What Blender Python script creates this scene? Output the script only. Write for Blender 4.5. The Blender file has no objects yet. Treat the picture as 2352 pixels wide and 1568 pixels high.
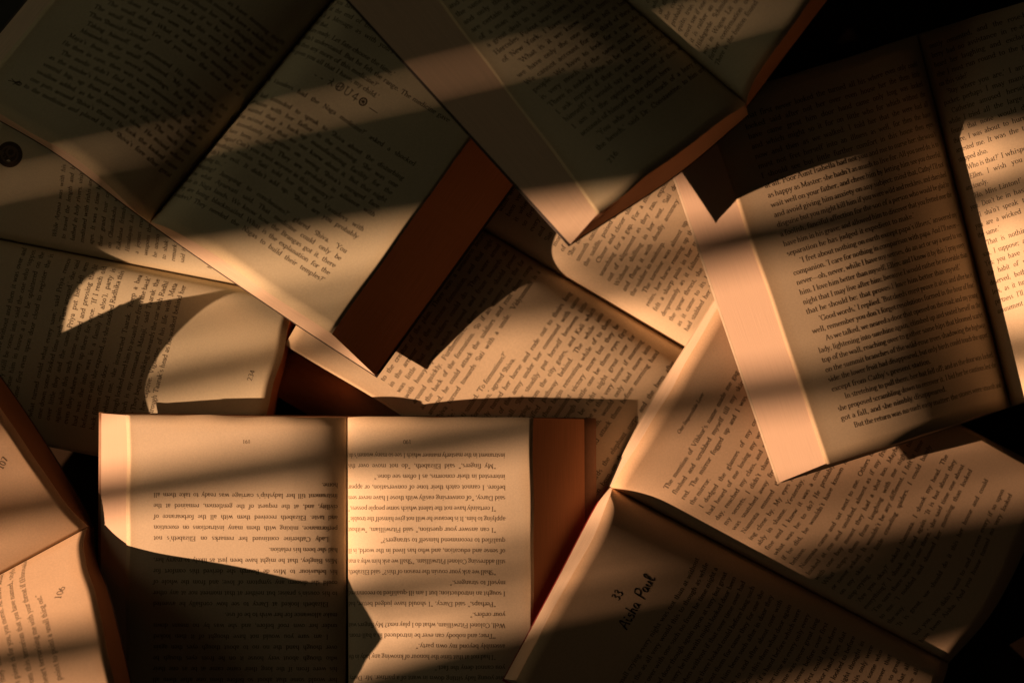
import bpy, math, random
import numpy as np
from mathutils import Vector

# ------------------------------------------------------------------ basics
sc = bpy.context.scene
COL = sc.collection
S = 0.78 / 100.0            # scene centimetres -> metres (paperback pages come out 11 cm wide)
CAMH = 100.0                # camera height above the cloth, scene cm
K = 62.0 / 2352.0           # scene cm per reference pixel on the cloth
CX, CY = 1176.0, 784.0
rng = random.Random(7)

def W3(px, py, h):
    """reference pixel + real height (scene cm) -> world point in metres"""
    f = (CAMH - h) / CAMH
    return np.array([(px - CX) * K * f, -(py - CY) * K * f, h]) * S

# ------------------------------------------------------------------ camera
cam_d = bpy.data.cameras.new('camera')
cam = bpy.data.objects.new('camera', cam_d); COL.objects.link(cam)
cam.location = (0, 0, CAMH * S)
cam_d.sensor_width = 36.0
cam_d.lens = 36.0 * CAMH / 62.0
cam_d.clip_start = 0.01; cam_d.clip_end = 50
cam_d.dof.use_dof = True
cam_d.dof.focus_distance = (CAMH - 4.0) * S
cam_d.dof.aperture_fstop = 3.6
sc.camera = cam

# ------------------------------------------------------------------ world: dim warm ambient light added to lift the shadows
world = bpy.data.worlds.new("World"); sc.world = world; world.use_nodes = True
bg = world.node_tree.nodes['Background']
bg.inputs['Color'].default_value = (0.80, 0.56, 0.33, 1)
bg.inputs['Strength'].default_value = 0.008

# ------------------------------------------------------------------ the low warm lamp
ELEV = math.radians(20.0)
SLOPE = 0.17
LDIST = 430.0
azl = math.hypot(1, SLOPE)
DIRL = np.array([-math.cos(ELEV) / azl, -math.cos(ELEV) * SLOPE / azl, math.sin(ELEV)])
TGT = np.array([0, 0, 3.0])
LPOS = TGT + DIRL * LDIST
lamp_d = bpy.data.lights.new('low_sun_lamp', 'SPOT')
lamp_d.energy = 1120
lamp_d.color = (1.0, 0.585, 0.335)
lamp_d.shadow_soft_size = 1.5 * S
lamp_d.spot_size = math.radians(16)
lamp_d.spot_blend = 0.2
lamp = bpy.data.objects.new('low_sun_lamp', lamp_d); COL.objects.link(lamp)
lamp.location = LPOS * S
lamp.rotation_euler = Vector(-DIRL).to_track_quat('-Z', 'Y').to_euler()

# dim greenish daylight from the far side of the room (upper left)
fill_d = bpy.data.lights.new('room_daylight', 'AREA')
fill_d.shape = 'DISK'; fill_d.size = 1.0
fill_d.energy = 2.0
fill_d.color = (0.90, 0.78, 0.46)
fill = bpy.data.objects.new('room_daylight', fill_d); COL.objects.link(fill)
fill.location = (-2.0, 0.42, 0.85)
fill.rotation_euler = (Vector((-.05, .05, .03)) - fill.location).to_track_quat('-Z', 'Y').to_euler()

# ------------------------------------------------------------------ exposure
sc.view_settings.view_transform = 'Standard'
sc.view_settings.look = 'None'
sc.view_settings.gamma = 1.0
sc.view_settings.exposure = 0.0
sc.view_settings.use_curve_mapping = False
sc.cycles.max_bounces = 6
sc.cycles.diffuse_bounces = 5

# ------------------------------------------------------------------ materials
def new_mat(name):
    m = bpy.data.materials.new(name); m.use_nodes = True
    nt = m.node_tree
    return m, nt, nt.nodes['Principled BSDF']

def paper_mat(name, col, seed=0.0):
    m, nt, b = new_mat(name)
    N = nt.nodes.new; L = nt.links.new
    tc = N('ShaderNodeTexCoord')
    mp = N('ShaderNodeMapping'); mp.inputs['Location'].default_value = (seed, seed * 1.7, 0)
    L(tc.outputs['Object'], mp.inputs['Vector'])
    n1 = N('ShaderNodeTexNoise'); n1.inputs['Scale'].default_value = 28; n1.inputs['Detail'].default_value = 5
    n2 = N('ShaderNodeTexNoise'); n2.inputs['Scale'].default_value = 1400; n2.inputs['Detail'].default_value = 3
    L(mp.outputs['Vector'], n1.inputs['Vector']); L(mp.outputs['Vector'], n2.inputs['Vector'])
    r1 = N('ShaderNodeMapRange'); r1.inputs['From Min'].default_value = .3; r1.inputs['From Max'].default_value = .7
    r1.inputs['To Min'].default_value = .93; r1.inputs['To Max'].default_value = 1.04
    r2 = N('ShaderNodeMapRange'); r2.inputs['From Min'].default_value = .3; r2.inputs['From Max'].default_value = .7
    r2.inputs['To Min'].default_value = .94; r2.inputs['To Max'].default_value = 1.05
    L(n1.outputs['Fac'], r1.inputs['Value']); L(n2.outputs['Fac'], r2.inputs['Value'])
    mu = N('ShaderNodeMath'); mu.operation = 'MULTIPLY'
    L(r1.outputs[0], mu.inputs[0]); L(r2.outputs[0], mu.inputs[1])
    vm = N('ShaderNodeVectorMath'); vm.operation = 'SCALE'; vm.inputs[0].default_value = col
    L(mu.outputs[0], vm.inputs['Scale'])
    # age: margins of the leaf have browned unevenly
    uv = N('ShaderNodeUVMap'); uv.uv_map = 'uv'; sx = N('ShaderNodeSeparateXYZ'); L(uv.outputs['UV'], sx.inputs[0])
    def edge(o, k):
        a = N('ShaderNodeMath'); a.operation = 'SUBTRACT'; L(o, a.inputs[0]); a.inputs[1].default_value = .5
        c = N('ShaderNodeMath'); c.operation = 'ABSOLUTE'; L(a.outputs[0], c.inputs[0]); return c.outputs[0]
    mx = N('ShaderNodeMath'); mx.operation = 'MAXIMUM'; L(edge(sx.outputs[0], 0), mx.inputs[0]); L(edge(sx.outputs[1], 0), mx.inputs[1])
    ad = N('ShaderNodeMath'); ad.operation = 'MULTIPLY_ADD'; L(n1.outputs['Fac'], ad.inputs[0]); ad.inputs[1].default_value = .12; L(mx.outputs[0], ad.inputs[2])
    rm = N('ShaderNodeMapRange'); rm.inputs['From Min'].default_value = .50; rm.inputs['From Max'].default_value = .58
    rm.inputs['To Min'].default_value = 0; rm.inputs['To Max'].default_value = .55; L(ad.outputs[0], rm.inputs['Value'])
    mixc = N('ShaderNodeMix'); mixc.data_type = 'RGBA'; mixc.blend_type = 'MULTIPLY'
    L(rm.outputs[0], mixc.inputs['Factor']); L(vm.outputs[0], mixc.inputs['A']); mixc.inputs['B'].default_value = (.86, .74, .58, 1)
    L(mixc.outputs['Result'], b.inputs['Base Color'])
    b.inputs['Roughness'].default_value = 0.85
    b.inputs['Specular IOR Level'].default_value = 0.18
    bp = N('ShaderNodeBump'); bp.inputs['Strength'].default_value = 0.25; bp.inputs['Distance'].default_value = 0.00008
    L(n2.outputs['Fac'], bp.inputs['Height']); L(bp.outputs['Normal'], b.inputs['Normal'])
    return m

def edge_mat(name, col, dark=0.72, rows=70):
    """trimmed leaf edges: fine lines running along the block (uv.y = depth through the stack)"""
    m, nt, b = new_mat(name)
    N = nt.nodes.new; L = nt.links.new
    uv = N('ShaderNodeUVMap'); uv.uv_map = 'uv'
    mp = N('ShaderNodeMapping'); mp.inputs['Scale'].default_value = (1.2, rows, 1)
    L(uv.outputs['UV'], mp.inputs['Vector'])
    n1 = N('ShaderNodeTexNoise'); n1.inputs['Scale'].default_value = 1.0; n1.inputs['Detail'].default_value = 4
    L(mp.outputs['Vector'], n1.inputs['Vector'])
    r1 = N('ShaderNodeMapRange'); r1.inputs['From Min'].default_value = .32; r1.inputs['From Max'].default_value = .62
    r1.inputs['To Min'].default_value = dark; r1.inputs['To Max'].default_value = 1.0
    L(n1.outputs['Fac'], r1.inputs['Value'])
    vm = N('ShaderNodeVectorMath'); vm.operation = 'SCALE'; vm.inputs[0].default_value = col
    L(r1.outputs[0], vm.inputs['Scale']); L(vm.outputs[0], b.inputs['Base Color'])
    b.inputs['Roughness'].default_value = 0.9
    b.inputs['Specular IOR Level'].default_value = 0.1
    bp = N('ShaderNodeBump'); bp.inputs['Strength'].default_value = 0.35; bp.inputs['Distance'].default_value = 0.0002
    L(n1.outputs['Fac'], bp.inputs['Height']); L(bp.outputs['Normal'], b.inputs['Normal'])
    return m

def plain_mat(name, col, rough=0.6, spec=0.3):
    m, nt, b = new_mat(name)
    N = nt.nodes.new; L = nt.links.new
    n1 = N('ShaderNodeTexNoise'); n1.inputs['Scale'].default_value = 60; n1.inputs['Detail'].default_value = 4
    r1 = N('ShaderNodeMapRange'); r1.inputs['To Min'].default_value = .8; r1.inputs['To Max'].default_value = 1.15
    L(n1.outputs['Fac'], r1.inputs['Value'])
    vm = N('ShaderNodeVectorMath'); vm.operation = 'SCALE'; vm.inputs[0].default_value = col
    L(r1.outputs[0], vm.inputs['Scale']); L(vm.outputs[0], b.inputs['Base Color'])
    b.inputs['Roughness'].default_value = rough
    b.inputs['Specular IOR Level'].default_value = spec
    return m

M_PAPER = [paper_mat('aged_paper', (.72, .57, .40), 0), paper_mat('cream_paper', (.75, .61, .45), 3.1),
           paper_mat('newsprint_paper', (.68, .54, .38), 5.7),
           paper_mat('pulp_paper', (.74, .53, .36), 8.3), paper_mat('grey_cream_paper', (.68, .60, .43), 11.9)]
M_EDGE = edge_mat('leaf_edges', (.72, .55, .41))
M_EDGE2 = edge_mat('leaf_edges_shaded_brown', (.60, .27, .13), .84, 110)  # block sides in shade: reddish bounce tone put into the colour
M_EDGE6 = edge_mat('leaf_edges_shade_dark', (.26, .12, .06), .85, 90)  # sides of the propped book, darkened in colour to stand for shade
M_EDGE5 = edge_mat('leaf_edges_bounce', (.85, .46, .27), .88, 90)  # light bounced up from the page below, put into the foot edge colour
M_EDGE3 = edge_mat('leaf_edges_soft', (.72, .52, .39), .94)
M_EDGE4 = edge_mat('leaf_edges_fanned', (.72, .54, .40), .93, 24)
M_INK = plain_mat('printing_ink', (.075, .052, .036), .7, .1)
M_INK2 = plain_mat('grey_printing_ink', (.15, .105, .07), .7, .1)
M_PEN = plain_mat('black_marker_ink', (.012, .011, .016), .5, .3)
M_COV = {'cream': plain_mat('cream_card', (.55, .42, .30)), 'red': plain_mat('red_card', (.24, .018, .018)),
         'dark': plain_mat('dark_card', (.05, .035, .03)), 'brown': plain_mat('brown_card', (.30, .15, .08))}
M_CLOTH = plain_mat('black_cloth', (.028, .017, .010), .95, .05)
M_SLAT = plain_mat('slat_paint', (.25, .22, .2))

# ------------------------------------------------------------------ object helpers
def tag(o, **kw):
    for k, v in kw.items(): o[k] = v
    return o

def empty(name, loc=(0, 0, 0)):
    o = bpy.data.objects.new(name, None); COL.objects.link(o)
    o.location = loc; o.empty_display_size = 0.02
    return o

def mesh_obj(name, verts, faces, mats, parent=None, midx=None, smooth=False, uvs=None, origin=None):
    verts = np.asarray(verts, float)
    off = np.zeros(3) if origin is None else np.asarray(origin, float)
    me = bpy.data.meshes.new(name)
    me.from_pydata((verts - off).tolist(), [], [list(map(int, f)) for f in faces])
    for m in mats: me.materials.append(m)
    if midx is not None: me.polygons.foreach_set('material_index', np.asarray(midx, np.int32))
    if smooth is True: me.polygons.foreach_set('use_smooth', np.ones(len(me.polygons), bool))
    elif smooth is not False: me.polygons.foreach_set('use_smooth', np.asarray(smooth, bool))
    if uvs is not None:
        l = me.uv_layers.new(name='uv'); l.data.foreach_set('uv', np.asarray(uvs, np.float32).ravel())
    me.update()
    o = bpy.data.objects.new(name, me); COL.objects.link(o)
    if parent is not None: o.parent = parent
    elif origin is not None: o.location = origin
    return o

# ------------------------------------------------------------------ page surfaces
def catmull(pts, n):
    """smooth curve through pts, resampled to n points of equal arc length"""
    P = np.array(pts, float)
    if len(P) == 2:
        t = np.linspace(0, 1, n)[:, None]; return P[0] * (1 - t) + P[1] * t
    Q = np.vstack([2 * P[0] - P[1], P, 2 * P[-1] - P[-2]])
    out = []
    for i in range(1, len(Q) - 2):
        p0, p1, p2, p3 = Q[i - 1:i + 3]
        d01 = np.linalg.norm(p1 - p0) ** .5 + 1e-9; d12 = np.linalg.norm(p2 - p1) ** .5 + 1e-9; d23 = np.linalg.norm(p3 - p2) ** .5 + 1e-9
        m1 = (p2 - p1 + d12 * ((p1 - p0) / d01 - (p2 - p0) / (d01 + d12)))
        m2 = (p2 - p1 + d12 * ((p3 - p2) / d23 - (p3 - p1) / (d12 + d23)))
        t = np.linspace(0, 1, 40, endpoint=(i == len(Q) - 3))[:, None]
        out.append((2 * t**3 - 3 * t**2 + 1) * p1 + (t**3 - 2 * t**2 + t) * m1 + (-2 * t**3 + 3 * t**2) * p2 + (t**3 - t**2) * m2)
    C = np.vstack(out)
    s = np.concatenate([[0], np.cumsum(np.linalg.norm(np.diff(C, axis=0), axis=1))])
    q = np.linspace(0, s[-1], n)
    return np.stack([np.interp(q, s, C[:, k]) for k in range(3)], 1)

NU, NV = 73, 33
class Surf:
    """u: gutter(0) -> fore edge(1); v: head(0) -> foot(1)"""
    def __init__(s, head, foot, wav=0.0, seed=0):
        h = catmull([W3(*p) for p in head], NU); f = catmull([W3(*p) for p in foot], NU)
        v = np.linspace(0, 1, NV)[None, :, None]
        s.G = h[:, None, :] * (1 - v) + f[:, None, :] * v
        if wav:
            r = random.Random(seed); U, V = np.meshgrid(np.linspace(0, 1, NU), np.linspace(0, 1, NV), indexing='ij')
            z = 0
            for i in range(5):
                z = z + math.cos(i) * np.sin(U * r.uniform(2, 9) + V * r.uniform(-7, 7) + r.uniform(0, 6)) / (1 + i * .5)
            s.G[:, :, 2] += z * wav * 1.3 * S * np.clip(U * 4, 0, 1)
            dv = s.G[:, -1:] - s.G[:, :1]; dv = dv / np.linalg.norm(dv, axis=2)[..., None]
            du = s.G[-1:] - s.G[:1]; du = du / np.linalg.norm(du, axis=2)[..., None]
            def nz(t):
                return sum(np.sin(t * r.uniform(3, 26) + r.uniform(0, 6)) / (1 + q * .4) for q in range(5))
            s.G = s.G + dv * (nz(U) * V ** 6 + nz(U) * (1 - V) ** 6)[..., None] * .0002 + du * (nz(V) * U ** 8)[..., None] * .0002
        s.calc()
    def calc(s):
        du = np.gradient(s.G, axis=0); dv = np.gradient(s.G, axis=1)
        n = np.cross(du, dv); n /= np.linalg.norm(n, axis=2)[..., None] + 1e-12
        n[n[:, :, 2] < 0] *= -1
        s.N = n
        s.Wd = np.linalg.norm(np.diff(s.G[:, NV // 2], axis=0), axis=1).sum()
        s.Ln = np.linalg.norm(np.diff(s.G[NU // 2], axis=0), axis=1).sum()
    def ev(s, uv, A=None):
        A = s.G if A is None else A
        x = uv[:, 0] * (NU - 1); y = uv[:, 1] * (NV - 1)
        i = np.clip(np.floor(x).astype(int), 0, NU - 2); j = np.clip(np.floor(y).astype(int), 0, NV - 2)
        fx = (x - i)[:, None]; fy = (y - j)[:, None]
        return (A[i, j] * (1 - fx) * (1 - fy) + A[i + 1, j] * fx * (1 - fy) + A[i, j + 1] * (1 - fx) * fy + A[i + 1, j + 1] * fx * fy)
    @staticmethod
    def topx(P):
        h = P[..., 2] / S; f = (CAMH - h) / CAMH
        return np.stack([P[..., 0] / S / f / K + CX, -P[..., 1] / S / f / K + CY], -1)
    def inv(s, p):
        px = s.topx(s.G); d = ((px - np.array(p)) ** 2).sum(-1)
        i, j = np.unravel_index(np.argmin(d), d.shape)
        uv = np.array([[i / (NU - 1), j / (NV - 1)]]); e = 1e-3
        for _ in range(12):
            p0 = s.topx(s.ev(uv))[0]; r = np.array(p) - p0
            a = (s.topx(s.ev(uv + [[e, 0]]))[0] - p0) / e; b = (s.topx(s.ev(uv + [[0, e]]))[0] - p0) / e
            Jm = np.array([a, b]).T
            if abs(np.linalg.det(Jm)) < 1e-6: break
            st = np.linalg.solve(Jm, r); st = np.clip(st, -.1, .1); uv = uv + st[None]
        return uv[0]

def grid_faces(nu, nv, base=0, flip=False):
    f = []
    for i in range(nu - 1):
        for j in range(nv - 1):
            q = [base + i * nv + j, base + (i + 1) * nv + j, base + (i + 1) * nv + j + 1, base + i * nv + j + 1]
            f.append(q[::-1] if flip else q)
    return f

def shell(name, top, bot, mats, parent, side=0, smooth=True, foot=None):
    """closed solid between two equal grids; sides carry uv (along, depth)"""
    nu, nv = top.shape[:2]
    V = np.vstack([top.reshape(-1, 3), bot.reshape(-1, 3)]); n = nu * nv
    a, b, c = V[0], V[nv], V[nv + 1]
    flip = np.cross(b - a, c - a)[2] < 0
    F = grid_faces(nu, nv, 0, flip); nt = len(F)
    F += grid_faces(nu, nv, n, not flip); nb = len(F)
    uvs = [((k // nv) / (nu - 1), (k % nv) / (nv - 1)) for f in F for k in [x % n for x in f]]
    ring = [i * nv for i in range(nu)] + [(nu - 1) * nv + j for j in range(1, nv)] + \
           [i * nv + nv - 1 for i in range(nu - 2, -1, -1)] + [j for j in range(nv - 2, 0, -1)]
    # one strip per side with its own rows through the depth
    R = len(ring); L = 0.0; sides = []
    for k in range(R):
        p, q = ring[k], ring[(k + 1) % R]
        d = np.linalg.norm(V[p] - V[q]) * 40
        quad = [(p, L, 0), (p + n, L, 1), (q + n, L + d, 1), (q, L + d, 0)]
        if not flip: quad = quad[::-1]
        F.append([x[0] for x in quad][::-1]); uvs += [(x[1], x[2]) for x in quad][::-1]
        L += d
        sides.append(side if foot is None or p % nv != nv - 1 or q % nv != nv - 1 else foot)
    mi = [0] * nb + sides
    sm = [smooth] * nb + [False] * (len(F) - nb)
    return mesh_obj(name, V, F, mats, parent, mi, sm, uvs)

def solve_half(spec):
    """spec: foot curve, head curve or run, bottom foot curve (+ bottom head or run)"""
    def tr(c, r): return [(p[0] + r[0], p[1] + r[1], p[2] + r[2]) for p in c]
    foot = spec['foot']; head = spec.get('head') or tr(foot, spec['run'])
    bf = spec['bfoot']; bh = spec.get('bhead') or tr(bf, spec.get('brun', spec.get('run')))
    return head, foot, bh, bf

class Page: pass

def build_book(name, label, halves, cover='cream', paper=0, edge=None, cover_w=0.0):
    c = W3(*halves[0]['foot'][0]); root = empty(name, (c[0], c[1], 0))
    tag(root, label=label, category='book', group='open paperback books piled on the dark cloth')
    org = np.array([c[0], c[1], 0])
    pages = []
    for k, sp in enumerate(halves):
        head, foot, bh, bf = solve_half(sp)
        top = Surf(head, foot, sp.get('wav', .035), sp.get('seed', k + 1))
        bot = Surf(bh, bf)
        th = 0.00007
        pg = shell('page', top.G - org, top.G - top.N * th - org, [M_PAPER[paper]], root)
        r_ = random.Random(sp.get('seed', 1) * 13)
        vv = np.linspace(0, 1, NV)
        for q in range(2):
            g = top.G - top.N * (.00010 + .00005 * q)
            fo_ = g[-1] - g[-2]; fo_ /= np.linalg.norm(fo_, axis=1)[:, None]
            am = r_.uniform(.0001, .0007) + r_.uniform(-.0006, .0006) * vv + .00015 * np.sin(vv * r_.uniform(3, 9) + r_.uniform(0, 6))
            g = g.copy(); tt = np.linspace(0, 1, NU)[:, None, None] ** 3
            g = g + tt * fo_[None] * am[None, :, None]
            ft_ = g[:, -1] - g[:, -2]; ft_ /= np.linalg.norm(ft_, axis=1)[:, None]
            g[:, -1] += ft_ * r_.uniform(-.0002, .0005)
            shell('loose_leaf', g - org, g - top.N * .00004 - org, [M_PAPER[paper]], root)
        blk_top = top.G - top.N * .00021
        # the block is a hair smaller than its top leaf
        e = sp.get('edge', edge) or M_EDGE
        shell('page_block', blk_top - org, bot.G - org, [M_PAPER[paper], e, sp.get('edge_foot', e)], root, 1, True, 2)
        # card cover under the block, a little wider than it
        cw = sp.get('cover_w', cover_w)
        cb = bot.G.copy()
        fo = cb[-1] - cb[-2]; fo /= np.linalg.norm(fo, axis=1)[:, None]
        cb[-1] += fo * (cw + .0012)
        d0 = cb[:, 0] - cb[:, 1]; d0 /= np.linalg.norm(d0, axis=1)[:, None]; cb[:, 0] += d0 * .0005
        d1 = cb[:, -1] - cb[:, -2]; d1 /= np.linalg.norm(d1, axis=1)[:, None]; cb[:, -1] += d1 * .0005
        up = np.array([0, 0, .00005])
        shell('cover', cb - up * 3 - org, cb - up * 9 - org, [M_COV[sp.get('cover', cover)]], root)
        p = Page(); p.s = top; p.obj = pg; p.org = org; p.side = sp['side']
        pages.append(p)
    return root, pages

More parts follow.
